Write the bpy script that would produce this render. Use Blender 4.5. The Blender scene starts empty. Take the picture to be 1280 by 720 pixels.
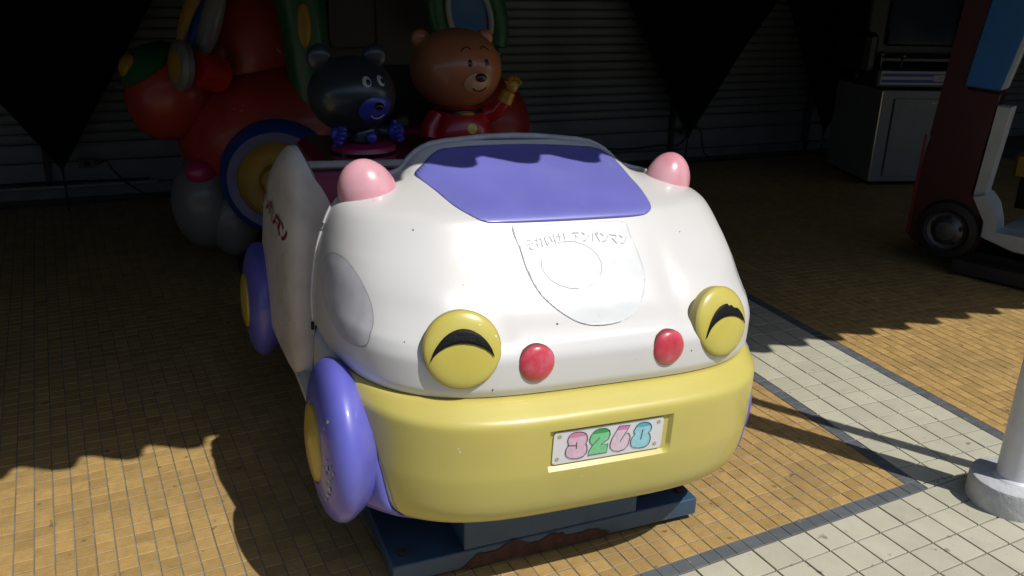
import bpy, math, random, bmesh
from mathutils import Vector, Matrix
random.seed(7)
sc=bpy.context.scene
C=sc.collection
# ---------------------------------------------------------------- camera
Rm=[[0.92652414,-0.37548819,0.02369898],[-0.10968604,-0.32983199,-0.9376459],[0.35989164,0.86615211,-0.34678311]]
cd=bpy.data.cameras.new('camera'); cam=bpy.data.objects.new('camera',cd); C.objects.link(cam)
cd.sensor_width=36; cd.lens=1091.8*36/1280; cd.clip_start=.05; cd.clip_end=2000
mw=Matrix(((Rm[0][0],-Rm[1][0],-Rm[2][0],-2.1887),(Rm[0][1],-Rm[1][1],-Rm[2][1],-1.7538),(Rm[0][2],-Rm[1][2],-Rm[2][2],1.5529),(0,0,0,1)))
cam.matrix_world=mw; sc.camera=cam
# ---------------------------------------------------------------- world, sun, exposure
SUNV=Vector((.36,-.55,1.0)).normalized()
elev=math.asin(SUNV.z); az=math.atan2(SUNV.x,SUNV.y)
w=bpy.data.worlds.new('World'); sc.world=w; w.use_nodes=True
nt=w.node_tree; bg=nt.nodes['Background']; sky=nt.nodes.new('ShaderNodeTexSky'); sky.sky_type='NISHITA'; sky.sun_disc=False
sky.sun_elevation=elev; sky.sun_rotation=az; nt.links.new(sky.outputs[0],bg.inputs[0]); bg.inputs[1].default_value=.10
sd=bpy.data.lights.new('sun','SUN'); so=bpy.data.objects.new('sun',sd); C.objects.link(so)
sd.energy=4.0; sd.angle=math.radians(.55); sd.color=(1,.965,.9); so.rotation_euler=SUNV.to_track_quat('Z','Y').to_euler(); so.location=(3,-5,9)
sc.view_settings.view_transform='Standard'; sc.view_settings.look='None'; sc.view_settings.exposure=-.10; sc.view_settings.gamma=1
sc.render.engine='CYCLES'; sc.cycles.max_bounces=6; sc.cycles.diffuse_bounces=4
# ---------------------------------------------------------------- materials
MATS={}
def mat(name,col,rough=.5,var=.08,scale=6,bump=.0,bscale=60,coat=0,metal=0,dirt=None,dscale=9,damt=.35,rand=0,chips=None,cthr=.72,cscale=70,fine=.0,spec=.5,wpos=0,stain=None):
    if name in MATS: return MATS[name]
    m=bpy.data.materials.new(name); m.use_nodes=True; n=m.node_tree; N=n.nodes; L=n.links
    b=N['Principled BSDF']; b.inputs['Roughness'].default_value=rough; b.inputs['Metallic'].default_value=metal
    b.inputs['Coat Weight'].default_value=coat; b.inputs['Coat Roughness'].default_value=.12; b.inputs['Specular IOR Level'].default_value=spec
    tc=N.new('ShaderNodeTexCoord')
    gp=N.new('ShaderNodeNewGeometry') if wpos else None; src=gp.outputs['Position'] if wpos else tc.outputs['Object']
    def noise(s,d=4):
        x=N.new('ShaderNodeTexNoise'); x.inputs['Scale'].default_value=s; x.inputs['Detail'].default_value=d; L.new(src,x.inputs['Vector']); return x
    no=noise(scale); 
    mr=N.new('ShaderNodeMapRange'); mr.inputs[1].default_value=.3; mr.inputs[2].default_value=.7; mr.inputs[3].default_value=1-var; mr.inputs[4].default_value=1+var
    L.new(no.outputs[0],mr.inputs[0])
    mul=N.new('ShaderNodeMix'); mul.data_type='RGBA'; mul.blend_type='MULTIPLY'; mul.inputs[0].default_value=1
    mul.inputs[6].default_value=(*col,1); L.new(mr.outputs[0],mul.inputs[7]); cur=mul.outputs[2]
    if rand:
        oi=N.new('ShaderNodeObjectInfo'); ge=N.new('ShaderNodeNewGeometry'); ad=N.new('ShaderNodeMath'); ad.operation='ADD'
        L.new(oi.outputs['Random'],ad.inputs[0]); L.new(ge.outputs['Random Per Island'],ad.inputs[1])
        fr=N.new('ShaderNodeMath'); fr.operation='FRACT'; L.new(ad.outputs[0],fr.inputs[0])
        m2=N.new('ShaderNodeMapRange'); m2.inputs[3].default_value=1-rand; m2.inputs[4].default_value=1+rand; L.new(fr.outputs[0],m2.inputs[0])
        x=N.new('ShaderNodeMix'); x.data_type='RGBA'; x.blend_type='MULTIPLY'; x.inputs[0].default_value=1; L.new(cur,x.inputs[6]); L.new(m2.outputs[0],x.inputs[7]); cur=x.outputs[2]
    if dirt:
        dn=noise(dscale,8); r=N.new('ShaderNodeMapRange'); r.inputs[1].default_value=.5; r.inputs[2].default_value=.75; r.inputs[3].default_value=0; r.inputs[4].default_value=damt
        L.new(dn.outputs[0],r.inputs[0]); x=N.new('ShaderNodeMix'); x.data_type='RGBA'; L.new(r.outputs[0],x.inputs[0]); L.new(cur,x.inputs[6]); x.inputs[7].default_value=(*dirt,1); cur=x.outputs[2]
    if fine:
        fn=noise(400,3); r=N.new('ShaderNodeMapRange'); r.inputs[1].default_value=.3; r.inputs[2].default_value=.7; r.inputs[3].default_value=1-fine; r.inputs[4].default_value=1+fine
        L.new(fn.outputs[0],r.inputs[0]); x=N.new('ShaderNodeMix'); x.data_type='RGBA'; x.blend_type='MULTIPLY'; x.inputs[0].default_value=1; L.new(cur,x.inputs[6]); L.new(r.outputs[0],x.inputs[7]); cur=x.outputs[2]
    if chips:
        a=noise(cscale,3); c2=noise(5,2); mm=N.new('ShaderNodeMath'); mm.operation='MULTIPLY'; L.new(a.outputs[0],mm.inputs[0]); L.new(c2.outputs[0],mm.inputs[1])
        r=N.new('ShaderNodeMath'); r.operation='GREATER_THAN'; r.inputs[1].default_value=cthr; s2=N.new('ShaderNodeMath'); s2.operation='MULTIPLY'; s2.inputs[1].default_value=2.0
        L.new(mm.outputs[0],s2.inputs[0]); L.new(s2.outputs[0],r.inputs[0]); x=N.new('ShaderNodeMix'); x.data_type='RGBA'; L.new(r.outputs[0],x.inputs[0]); L.new(cur,x.inputs[6]); x.inputs[7].default_value=(*chips,1); cur=x.outputs[2]
    if stain:
        a=noise(23,2); r=N.new('ShaderNodeMapRange'); r.inputs[1].default_value=.68; r.inputs[2].default_value=.74; r.inputs[4].default_value=.75; L.new(a.outputs[0],r.inputs[0]); x=N.new('ShaderNodeMix'); x.data_type='RGBA'; L.new(r.outputs[0],x.inputs[0]); L.new(cur,x.inputs[6]); x.inputs[7].default_value=(*stain,1); cur=x.outputs[2]
    L.new(cur,b.inputs['Base Color'])
    rn=N.new('ShaderNodeMapRange'); rn.inputs[3].default_value=max(rough-.1,.03); rn.inputs[4].default_value=min(rough+.12,1); L.new(no.outputs[0],rn.inputs[0]); L.new(rn.outputs[0],b.inputs['Roughness'])
    if bump:
        bn=noise(bscale,5); bp=N.new('ShaderNodeBump'); bp.inputs['Strength'].default_value=bump; bp.inputs['Distance'].default_value=.004
        L.new(bn.outputs[0],bp.inputs['Height']); L.new(bp.outputs[0],b.inputs['Normal'])
    MATS[name]=m; return m
WHITE=mat('white gelcoat',(.67,.66,.645),.33,var=.025,scale=3,coat=.35,bump=.04,bscale=12,dirt=(.60,.565,.50),dscale=2.5,damt=.22,chips=(.3,.28,.26),cthr=.97,cscale=90)
WSIDE=mat('scuffed white gelcoat',(.60,.57,.54),.42,var=.09,scale=7,coat=.15,bump=.08,bscale=20,dirt=(.33,.31,.30),dscale=13,damt=.45,chips=(.10,.09,.09),cthr=.86,cscale=80)
YELLOW=mat('yellow gelcoat',(.585,.50,.125),.36,var=.06,scale=3,coat=.3,bump=.05,bscale=14,dirt=(.50,.40,.10),dscale=5,damt=.3,chips=(.75,.72,.6),cthr=.97,cscale=80)
YLAMP=mat('yellow lamp paint',(.60,.51,.10),.3,var=.07,scale=9,coat=.5,dirt=(.55,.48,.2),damt=.3,chips=(.8,.78,.6),cthr=.97)
PURPLE=mat('purple gelcoat',(.165,.165,.53),.38,var=.07,scale=5,coat=.2,bump=.05,bscale=15,dirt=(.22,.21,.5),damt=.3)
PURPLEW=mat('worn purple paint',(.12,.12,.50),.36,var=.12,scale=7,coat=.3,bump=.05,bscale=18,dirt=(.25,.24,.47),dscale=6,damt=.4,chips=(.5,.55,.45),cthr=.90,cscale=55)
PINK=mat('pink faded paint',(.74,.38,.43),.28,var=.12,scale=9,coat=.5,dirt=(.62,.09,.18),dscale=5.5,damt=.8)
ROSE=mat('rose lamp paint',(.62,.06,.09),.3,var=.15,scale=30,coat=.4,dirt=(.55,.2,.27),dscale=30,damt=.7)
BLACKT=mat('black glitter vinyl',(.003,.003,.004),.6,spec=.3,bump=.35,bscale=160,var=.4,scale=90)
GREYRIM=mat('grey edge gelcoat',(.5,.5,.51),.45,var=.15,scale=20,chips=(.05,.05,.06),cthr=.85,cscale=120)
STEELB=mat('blue painted steel',(.036,.085,.15),.42,var=.15,scale=6,bump=.1,bscale=40,dirt=(.03,.05,.08),damt=.5,chips=(.12,.05,.03),cthr=.9,cscale=50)
RUST=mat('rusted steel',(.06,.024,.016),.9,var=.4,scale=40,bump=.8,bscale=90)
DARK=mat('dark interior',(.012,.012,.013),.8)
BLACKR=mat('black rubber',(.012,.012,.012),.6,var=.2)
SEATP=mat('pink seat paint',(.42,.10,.17),.4,var=.1,coat=.2)
DECKR=mat('magenta deck paint',(.22,.012,.055),.4,var=.15,coat=.3)
GREYP=mat('grey floor paint',(.13,.13,.14),.6,var=.25,scale=15)
ORANGE=mat('ochre mosaic tile',(.41,.265,.095),.55,var=.10,scale=35,fine=.16,rand=.14,bump=.25,bscale=180,dirt=(.22,.15,.075),dscale=2.3,damt=.4,wpos=1,stain=(.10,.075,.05))
WTILE=mat('off white paving tile',(.48,.46,.355),.55,var=.06,scale=14,fine=.08,rand=.07,bump=.12,bscale=160,dirt=(.36,.35,.26),dscale=7,damt=.35,wpos=1,stain=(.16,.15,.11))
GTILE=mat('charcoal mosaic tile',(.105,.115,.125),.55,var=.08,scale=30,fine=.12,rand=.12,bump=.15,bscale=200,wpos=1,stain=(.2,.19,.16))
GROUT=mat('dirty grout',(.105,.10,.085),.9,var=.3,scale=12,bump=.4,bscale=300,dirt=(.22,.21,.17),dscale=2,damt=.6)
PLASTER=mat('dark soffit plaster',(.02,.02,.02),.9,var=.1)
SHUT=mat('grey steel shutter',(.24,.265,.27),.55,var=.12,scale=3,dirt=(.15,.16,.16),damt=.5,dscale=2)
def smooth(me):
    for p in me.polygons: p.use_smooth=True
def obj(name,verts,faces,m,parent=None,sm=True,wn=False):
    me=bpy.data.meshes.new(name); me.from_pydata([tuple(v) for v in verts],[],faces); me.update()
    if sm: smooth(me)
    if m: me.materials.append(m)
    o=bpy.data.objects.new(name,me); C.objects.link(o)
    if parent is not None: o.parent=parent
    return o
def tag(o,label=None,cat=None,group=None,kind=None):
    if label:o['label']=label
    if cat:o['category']=cat
    if group:o['group']=group
    if kind:o['kind']=kind
    return o
def empty(name,loc=(0,0,0),rz=0,**k):
    o=bpy.data.objects.new(name,None); C.objects.link(o); o.location=loc; o.rotation_euler=(0,0,rz); o.empty_display_size=.1
    tag(o,**k); return o
class MB:
    def __init__(s): s.v=[];s.f=[]
    def add(s,v,f):
        b=len(s.v); s.v+=[tuple(x) for x in v]; s.f+=[tuple(b+i for i in q) for q in f]; return s
    def grid(s,rows,closed=False,cap0=False,cap1=False):
        n=len(rows[0]); b=len(s.v)
        for r in rows: s.v+=[tuple(p) for p in r]
        m=n if closed else n-1
        for i in range(len(rows)-1):
            for j in range(m):
                k=(j+1)%n; s.f.append((b+i*n+j,b+i*n+k,b+(i+1)*n+k,b+(i+1)*n+j))
        if cap0: s.f.append(tuple(b+j for j in range(n))[::-1])
        if cap1: s.f.append(tuple(b+(len(rows)-1)*n+j for j in range(n)))
        return s
    def box(s,c,d,rz=0,bev=.0,M=None):
        x,y,z=[q/2 for q in d]; e=min(bev,x*.9,y*.9,z*.9)
        rows=[]
        def loop(hx,hy,zz,r): return [(hx,-hy+r,zz),(hx,hy-r,zz),(hx-r,hy,zz),(-hx+r,hy,zz),(-hx,hy-r,zz),(-hx,-hy+r,zz),(-hx+r,-hy,zz),(hx-r,-hy,zz)]
        if e>0: rows=[loop(x-e,y-e,-z,e*.3),loop(x,y,-z+e,e),loop(x,y,z-e,e),loop(x-e,y-e,z,e*.3)]
        else:
            rows=[[(x,-y,q),(x,y,q),(-x,y,q),(-x,-y,q)] for q in (-z,z)]
        cr,sr=math.cos(rz),math.sin(rz); R=[]
        for r in rows:
            q=[]
            for (a,b2,c2) in r:
                p=Vector((a*cr-b2*sr,a*sr+b2*cr,c2))
                if M: p=M@p
                q.append(p+Vector(c))
            R.append(q)
        return s.grid(R,True,True,True)
    def tube(s,pts,r,n=10,cap=True,flat=1):
        pts=[Vector(p) for p in pts]; rows=[]; up=Vector((0,0,1))
        for i,p in enumerate(pts):
            t=(pts[min(i+1,len(pts)-1)]-pts[max(i-1,0)]).normalized()
            a=t.cross(up if abs(t.z)<.95 else Vector((1,0,0))).normalized(); b2=t.cross(a)
            rr=r[i] if isinstance(r,(list,tuple)) else r
            rows.append([p+a*(rr*math.cos(2*math.pi*k/n))+b2*(rr*flat*math.sin(2*math.pi*k/n)) for k in range(n)])
        return s.grid(rows,True,cap,cap)
    def ell(s,c,r,n=24,m=14,M=None):
        c=Vector(c); rows=[]
        for i in range(m+1):
            th=math.pi*i/m; th=min(max(th,.02),math.pi-.02); row=[]
            for k in range(n):
                ph=2*math.pi*k/n; p=Vector((r[0]*math.sin(th)*math.cos(ph),r[1]*math.sin(th)*math.sin(ph),r[2]*-math.cos(th)))
                if M: p=M@p
                row.append(c+p)
            rows.append(row)
        return s.grid(rows,True,True,True)
    def rev(s,prof,c,axis,n=32,cap0=True,cap1=True):
        # prof: (radius, along axis)
        ax=Vector(axis).normalized(); a=ax.cross(Vector((0,0,1)) if abs(ax.z)<.9 else Vector((1,0,0))).normalized(); b2=ax.cross(a); c=Vector(c)
        return s.grid([[c+ax*h+(a*math.cos(2*math.pi*k/n)+b2*math.sin(2*math.pi*k/n))*max(r,.0004) for k in range(n)] for r,h in prof],True,cap0,cap1)
    def done(s,name,m,parent=None,sm=True): 
        o=obj(name,s.v,s.f,m,parent,sm)
        bm=bmesh.new(); bm.from_mesh(o.data); bmesh.ops.recalc_face_normals(bm,faces=bm.faces); bm.to_mesh(o.data); bm.free()
        if sm:
            sharp(o)
        return o
def sharp(o,ang=38):
    bm=bmesh.new(); bm.from_mesh(o.data)
    for e in bm.edges:
        if len(e.link_faces)==2 and e.calc_face_angle(0)>math.radians(ang): e.smooth=False
    bm.to_mesh(o.data); bm.free()
def poly3d(pts,name,m,parent,sm=False):
    return obj(name,pts,[tuple(range(len(pts)))],m,parent,sm)
# ---------------------------------------------------------------- floor
floor=obj('floor',[(-14,-9,0),(14,-9,0),(14,9,0),(-14,9,0)],[(0,1,2,3)],GROUT,sm=False); tag(floor,kind='structure')
floor.location.z=-.0055
ground=obj('ground',[(-600,-600,-.02),(600,-600,-.02),(600,600,-.02),(-600,600,-.02)],[(0,1,2,3)],mat('street asphalt',(.07,.07,.07),.9,var=.2,scale=2),sm=False); tag(ground,kind='structure')
TH,SC=.08608,.101312; CT,ST=math.cos(TH),math.sin(TH); OX,OY=-.027879,-.030855
def L2W(u,v): return (OX+SC*(CT*u-ST*v),OY+SC*(ST*u+CT*v))
def v_of(x,y): return (-ST*(x-OX)+CT*(y-OY))/SC
def clip(poly,f):
    out=[]
    for i in range(len(poly)):
        a,b=poly[i],poly[(i+1)%len(poly)]; fa,fb=f(*a),f(*b)
        if fa>=0: out.append(a)
        if (fa>=0)!=(fb>=0):
            t=fa/(fa-fb); out.append((a[0]+(b[0]-a[0])*t,a[1]+(b[1]-a[1])*t))
    return out
def area(p): return abs(sum(p[i][0]*p[(i+1)%len(p)][1]-p[(i+1)%len(p)][0]*p[i][1] for i in range(len(p))))/2
def inset(p,d):
    # ccw polygon inset
    n=len(p); s=sum(p[i][0]*p[(i+1)%n][1]-p[(i+1)%n][0]*p[i][1] for i in range(n))
    if s<0: p=p[::-1]
    out=[]
    for i in range(n):
        a,b,c=Vector(p[i-1]),Vector(p[i]),Vector(p[(i+1)%n])
        e1=(b-a);e2=(c-b)
        if e1.length<1e-6 or e2.length<1e-6: continue
        e1.normalize();e2.normalize(); n1=Vector((-e1.y,e1.x));n2=Vector((-e2.y,e2.x)); k=1+n1.dot(n2)
        if k<.2: k=.2
        out.append(tuple(b+(n1+n2)*(d/k)))
    return out
RinvT=Rm
def px(x,y,z=0):
    d=(x+2.1887,y+1.7538,z-1.5529); c=[sum(r[i]*d[i] for i in range(3)) for r in Rm]
    if c[2]<.2: return None
    return (640+1091.8*c[0]/c[2],360+1091.8*c[1]/c[2])
CARSIL=[(322,300),(330,200),(400,190),(520,175),(760,180),(860,205),(925,330),(942,440),(925,530),(870,600),(866,640),(500,718),(440,660),(385,610),(310,440)]
def inside(p,poly):
    r=False
    for i in range(len(poly)):
        a,b=poly[i],poly[i-1]
        if (a[1]>p[1])!=(b[1]>p[1]) and p[0]<(b[0]-a[0])*(p[1]-a[1])/(b[1]-a[1])+a[0]: r=not r
    return r
tiles={'ochre':[], 'white':[], 'charcoal':[]}
def add_tile(kind,poly,halves):
    for h in halves:
        poly=clip(poly,h)
        if len(poly)<3: return
    if area(poly)<4e-5: return
    clean=[poly[0]]
    for p in poly[1:]:
        if math.dist(p,clean[-1])>.0015: clean.append(p)
    if math.dist(clean[0],clean[-1])<.0015: clean.pop()
    if len(clean)<3: return
    tiles[kind].append(clean)
vge=lambda k:(lambda x,y:v_of(x,y)-k)
vle=lambda k:(lambda x,y:k-v_of(x,y))
xle=lambda k:(lambda x,y:k-x)
xge=lambda k:(lambda x,y:x-k)
XL,XR,YB,YT=-4.2,5.0,-2.2,4.5
yle=lambda x,y:YT-y
def lat(kind,step,u0,u1,v0,v1,halves,fu=0,fv=0):
    i=u0
    while i<u1-1e-6:
        j=v0
        while j<v1-1e-6:
            q=[L2W(i+fu,j+fv),L2W(i+step+fu,j+fv),L2W(i+step+fu,j+step+fv),L2W(i+fu,j+step+fv)]
            cx=sum(p[0] for p in q)/4; cy=sum(p[1] for p in q)/4
            if XL<cx<XR and YB<cy<YT+.1: add_tile(kind,q,halves)
            j+=step
        i+=step
def slat(kind,step,x0,x1,y0,y1,halves,fy=0):
    i=x0
    while i<x1-1e-6:
        j=y0
        while j<y1-1e-6:
            add_tile(kind,[(i,j+fy),(i+step,j+fy),(i+step,j+step+fy),(i,j+step+fy)],halves); j+=step
        i+=step
lat('ochre',.5,-48,6,.5,52,[xle(-.05),vge(.5),yle])
lat('charcoal',.5,-48,6,0,.5,[xle(0.0),vge(0),vle(.5)])
slat('charcoal',.05,-.05,0,-.5,4.5,[vge(.5),yle])
slat('white',.1,0,.5,-.6,4.5,[vge(0),yle])
slat('charcoal',.05,.5,.55,-.6,4.5,[vge(0),yle])
slat('ochre',.05,.55,XR,-.6,4.5,[vge(0),yle])
lat('white',1,-30,50,-20,0,[vle(0)])
TM={'ochre':ORANGE,'white':WTILE,'charcoal':GTILE}; GR={'ochre':.0017,'white':.0026,'charcoal':.0016}
def tile_mesh(poly,g,dz=0,tilt=(0,0),c=(0,0)):
    a=inset(poly,g); b=inset(poly,g+.0011)
    if len(a)!=len(b) or len(a)<3: return None
    n=len(a)
    zf=lambda p:dz+tilt[0]*(p[0]-c[0])+tilt[1]*(p[1]-c[1])
    v=[(p[0],p[1],-.007) for p in a]+[(p[0],p[1],zf(p)-.0011) for p in a]+[(p[0],p[1],zf(p)) for p in b]
    f=[(i,(i+1)%n,n+(i+1)%n,n+i) for i in range(n)]+[(n+i,n+(i+1)%n,2*n+(i+1)%n,2*n+i) for i in range(n)]+[tuple(2*n+i for i in range(n))]
    return v,f
proto={}
for kind,L in tiles.items():
    sc_=[]
    for k,p in enumerate(L):
        pp=[px(*q) for q in p]; s=0
        if all(pp):
            cx=sum(q[0] for q in pp)/len(pp); cy=sum(q[1] for q in pp)/len(pp)
            if -5<cx<1285 and -5<cy<725 and not inside((cx,cy),CARSIL): s=area(pp)
        sc_.append((s,k))
    sc_.sort(reverse=True); ind=[k for s,k in sc_[:300] if s>25]; inds=set(ind); rest=MB()
    nm={'ochre':'ochre_tile','white':'white_tile','charcoal':'charcoal_tile'}[kind]
    full={'ochre':.05066**2,'white':.1**2,'charcoal':.05**2}[kind]
    for k,p in enumerate(L):
        c=(sum(q[0] for q in p)/len(p),sum(q[1] for q in p)/len(p))
        dz=random.uniform(-.0006,.0006); tl=(random.gauss(0,.004),random.gauss(0,.004))
        if k in inds:
            pl=[(q[0]-c[0],q[1]-c[1]) for q in p]; key=None
            if len(pl)==4:
                rz=math.atan2(pl[1][1]-pl[0][1],pl[1][0]-pl[0][0]); e=math.dist(pl[0],pl[1]); e2=math.dist(pl[1],pl[2])
                if abs(e-e2)<1e-4: key=(kind,round(e,4))
            if key:
                if key not in proto:
                    h=e/2; r=tile_mesh([(-h,-h),(h,-h),(h,h),(-h,h)],GR[kind]); o=obj(nm,*r,TM[kind],floor,False); proto[key]=o.data
                else:
                    o=bpy.data.objects.new(nm,proto[key]); C.objects.link(o); o.parent=floor
                o.rotation_euler=(tl[1],-tl[0],rz)
            else:
                r=tile_mesh(pl,GR[kind])
                if not r: continue
                o=obj(nm,*r,TM[kind],floor,False)
            o.location=(c[0],c[1],.0055+dz)
        else:
            r=tile_mesh(p,GR[kind],.0055+dz,tl,c)
            if r: rest.add(*r)
    o=obj(nm+'_field',rest.v,rest.f,TM[kind],floor,False); o['kind']='stuff'
def far(poly,*hs):
    for h in hs: poly=clip(poly,h)
    return poly
gz=far([(-14,-9),(14,-9),(14,4.55),(-14,4.55)],xle(0),vge(0))
o=obj('mosaic_grout',[(x,y,.003) for x,y in gz],[tuple(range(len(gz)))],mat('pale grout',(.20,.20,.175),.9,var=.25,scale=10,bump=.4,bscale=300,dirt=(.09,.085,.07),dscale=4,damt=.7),floor,False)
# ---------------------------------------------------------------- car shapes (local frame: x right, y back, z up)
def interp(tab,k):
    zs=[t[0] for t in tab]; vs=[t[k] for t in tab]
    n=len(zs); d=[(vs[i+1]-vs[i])/(zs[i+1]-zs[i]) for i in range(n-1)]
    m=[d[0]]+[0 if d[i-1]*d[i]<=0 else 2*d[i-1]*d[i]/(d[i-1]+d[i]) for i in range(1,n-1)]+[d[-1]]
    def f(z):
        z=min(max(z,zs[0]),zs[-1])
        i=0
        while i<n-2 and z>zs[i+1]: i+=1
        h=zs[i+1]-zs[i]; t=(z-zs[i])/h
        return (2*t**3-3*t*t+1)*vs[i]+(t**3-2*t*t+t)*h*m[i]+(-2*t**3+3*t*t)*vs[i+1]+(t**3-t*t)*h*m[i+1]
    return f
HOOD=[(.598,-.196,.592,.345),(.62,-.203,.600,.345),(.68,-.200,.602,.345),(.715,-.180,.600,.345),(.735,-.152,.598,.345),
(.77,-.108,.594,.345),(.81,-.068,.588,.345),(.87,-.005,.572,.35),(.93,.050,.548,.355),(.955,.072,.525,.365),(.98,.150,.44,.39),(1.0,.222,.352,.412),
(1.03,.326,.318,.43),(1.05,.395,.290,.44),(1.068,.430,.235,.446),(1.08,.446,.12,.448)]
hF,hW,hR=interp(HOOD,1),interp(HOOD,2),interp(HOOD,3)
def hn(z): t=min(max((z-.86)/.12,0),1); return 4.0-.6*t,2.9-.3*t
def bulge(x,z):
    b=.010*math.exp(-((abs(x)-.38)/.08)**2-((z-.80)/.05)**2)
    b+=.007*math.exp(-(max(abs(x)-.20,0)/.03)**2-((z-.737)/.018)**2)
    b-=.006*math.exp(-((abs(x)-.245)/.03)**2-((z-.80)/.07)**2)
    return b
def hoody(x,z):
    W,F,R=hW(z),hF(z),hR(z)
    n,m=hn(z)
    a=min(abs(x)/W,.9999)
    return R-(R-F)*(1-a**n)**(1/m)-bulge(x,z)

CARO=(-1.265,.13,0); ROLL=math.radians(2)
car=empty('kiddie_ride_car',CARO,label='white and purple kiddie ride car with smiling yellow headlights and pink ears',cat='kiddie ride'); car.rotation_euler=(0,ROLL,0)
MI=(Matrix.Translation(CARO)@Matrix.Rotation(ROLL,4,'Y')).inverted()
def outline(W,F,R,n,m,zz,N,ymax=None,bul=False):
    pts=[]
    K=220
    for k in range(K+1):
        t=math.pi*k/K; c,s=math.cos(t),math.sin(t)
        x=-W*math.copysign(abs(c)**(2/n),c); y=R-(R-F)*abs(s)**(2/m)
        if bul: y-=bulge(x,zz)
        pts.append((x,y))
    if ymax is not None:
        half=[p for p in pts if p[0]<0 and p[1]<=ymax]
        pts=half+[(-p[0],p[1]) for p in half[::-1]]
    # resample with fixed fractions
    L=[0]
    for i in range(1,len(pts)): L.append(L[-1]+math.dist(pts[i],pts[i-1]))
    mid=L[-1]/2; out=[]
    for s in N:
        d=mid+s if abs(s)<=.25 else mid+math.copysign(.25+(mid-.25)*(abs(s)-.25)/.75,s)
        d=min(max(d,0),L[-1]); i=1
        while i<len(L)-1 and L[i]<d: i+=1
        t=(d-L[i-1])/max(L[i]-L[i-1],1e-9); out.append((pts[i-1][0]+(pts[i][0]-pts[i-1][0])*t,pts[i-1][1]+(pts[i][1]-pts[i-1][1])*t))
    return out
# hood
S1=[-1+2*k/170 for k in range(171)]
rows=[]; zs=[.598+k*.0065 for k in range(70)]+[1.0505,1.055,1.06,1.064,1.068,1.071,1.074,1.077,1.08]
for z in zs: rows.append([(x,y,z) for x,y in outline(hW(z),hF(z),hR(z),*hn(z),z,S1,bul=True)])
lip=[[(p[0]*.985,p[1]+(.01 if p[1]<.2 else 0),p[2]-.004) for p in rows[0]]]
mb=MB(); mb.grid(lip+rows); hood=mb.done('hood',WHITE,car)
md=hood.modifiers.new('t','SOLIDIFY'); md.thickness=.012; md.offset=-1
def hpt(x,z,off=0.0):
    e=.004; y=hoody(x,z); a=Vector((x+e,hoody(x+e,z),z))-Vector((x-e,hoody(x-e,z),z)); b=Vector((x,hoody(x,z+e),z+e))-Vector((x,hoody(x,z-e),z-e))
    n=a.cross(b).normalized()
    if n.y>0: n=-n
    return Vector((x,y,z))+n*off,n
def cat0(outl):
    o2=[]
    for i in range(len(outl)):
        p0,p1,p2,p3=[outl[(i+k)%len(outl)] for k in (-1,0,1,2)]
        for t in (0,.25,.5,.75):
            o2.append(tuple(.5*((2*p1[c])+(-p0[c]+p2[c])*t+(2*p0[c]-5*p1[c]+4*p2[c]-p3[c])*t*t+(-p0[c]+3*p1[c]-3*p2[c]+p3[c])*t**3) for c in (0,1)))
    return o2
def conform(outl,name,m,off,th=.0015,step=.012,parent=car,smooth_=True):
    # sheet that follows the hood, outline in (x,z)
    o2=[]
    for i in range(len(outl)):     # round the outline
        p0,p1,p2,p3=[outl[(i+k)%len(outl)] for k in (-1,0,1,2)]
        for t in (0,.25,.5,.75):
            o2.append(tuple(.5*((2*p1[c])+(-p0[c]+p2[c])*t+(2*p0[c]-5*p1[c]+4*p2[c]-p3[c])*t*t+(-p0[c]+3*p1[c]-3*p2[c]+p3[c])*t**3) for c in (0,1)))
    bm=bmesh.new(); vs=[bm.verts.new((p[0],p[1],0)) for p in o2]; bm.faces.new(vs)
    xs=[p[0] for p in o2]; ys=[p[1] for p in o2]
    k=min(xs)+step
    while k<max(xs):
        bmesh.ops.bisect_plane(bm,geom=bm.verts[:]+bm.edges[:]+bm.faces[:],plane_co=(k,0,0),plane_no=(1,0,0)); k+=step
    k=min(ys)+step*.6
    while k<max(ys):
        bmesh.ops.bisect_plane(bm,geom=bm.verts[:]+bm.edges[:]+bm.faces[:],plane_co=(0,k,0),plane_no=(0,1,0)); k+=step*.6
    for v in bm.verts: v.co=hpt(v.co.x,v.co.y,off)[0]
    me=bpy.data.meshes.new(name); bm.to_mesh(me); bm.free(); smooth(me); me.materials.append(m)
    o=bpy.data.objects.new(name,me); C.objects.link(o); o.parent=parent
    md=o.modifiers.new('t','SOLIDIFY'); md.thickness=th; md.offset=0
    return o
WS=[(-0.324,1.01),(-0.298,1.028),(-0.25,1.052),(-0.207,1.062),(-0.078,1.0675),(0.062,1.0675),(0.206,1.061),(0.262,1.053),(0.291,1.036),(0.298,1.016),(0.292,.996),(0.28,.977),(0.266,.962),(0.248,.950),(0.211,.9435),(0.101,.9425),(-0.028,.9425),(-0.181,.944),(-0.221,.947),(-0.255,.96),(-0.281,.973),(-0.301,.991),(-0.316,1.002)]
wsh=conform(WS,'windscreen_panel',PURPLE,.0016,.0012,step=.009)
FADE=mat('faded white sticker',(.67,.685,.69),.3,var=.03,scale=30,coat=.2)
DEC=[(-.152,.938),(-.148,.89),(-.142,.841),(-.126,.801),(-.09,.767),(-.049,.745),(.001,.737),(.062,.740),(.118,.754),(.155,.783),(.176,.823),(.179,.86),(.171,.904),(.162,.933),(.08,.936),(0,.936),(-.08,.937)]
conform(DEC,'bonnet_sticker',FADE,.0009,.0003,step=.007)
OV=[(.235,.835),(.155,.849),(.072,.817),(.009,.767),(-.025,.722),(-.022,.688),(.044,.677),(.122,.69),(.221,.729),(.266,.778)]
OVM=mat('faded oval sticker',(.50,.49,.51),.5,var=.1,scale=25,dirt=(.45,.44,.48),damt=.5)
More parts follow.
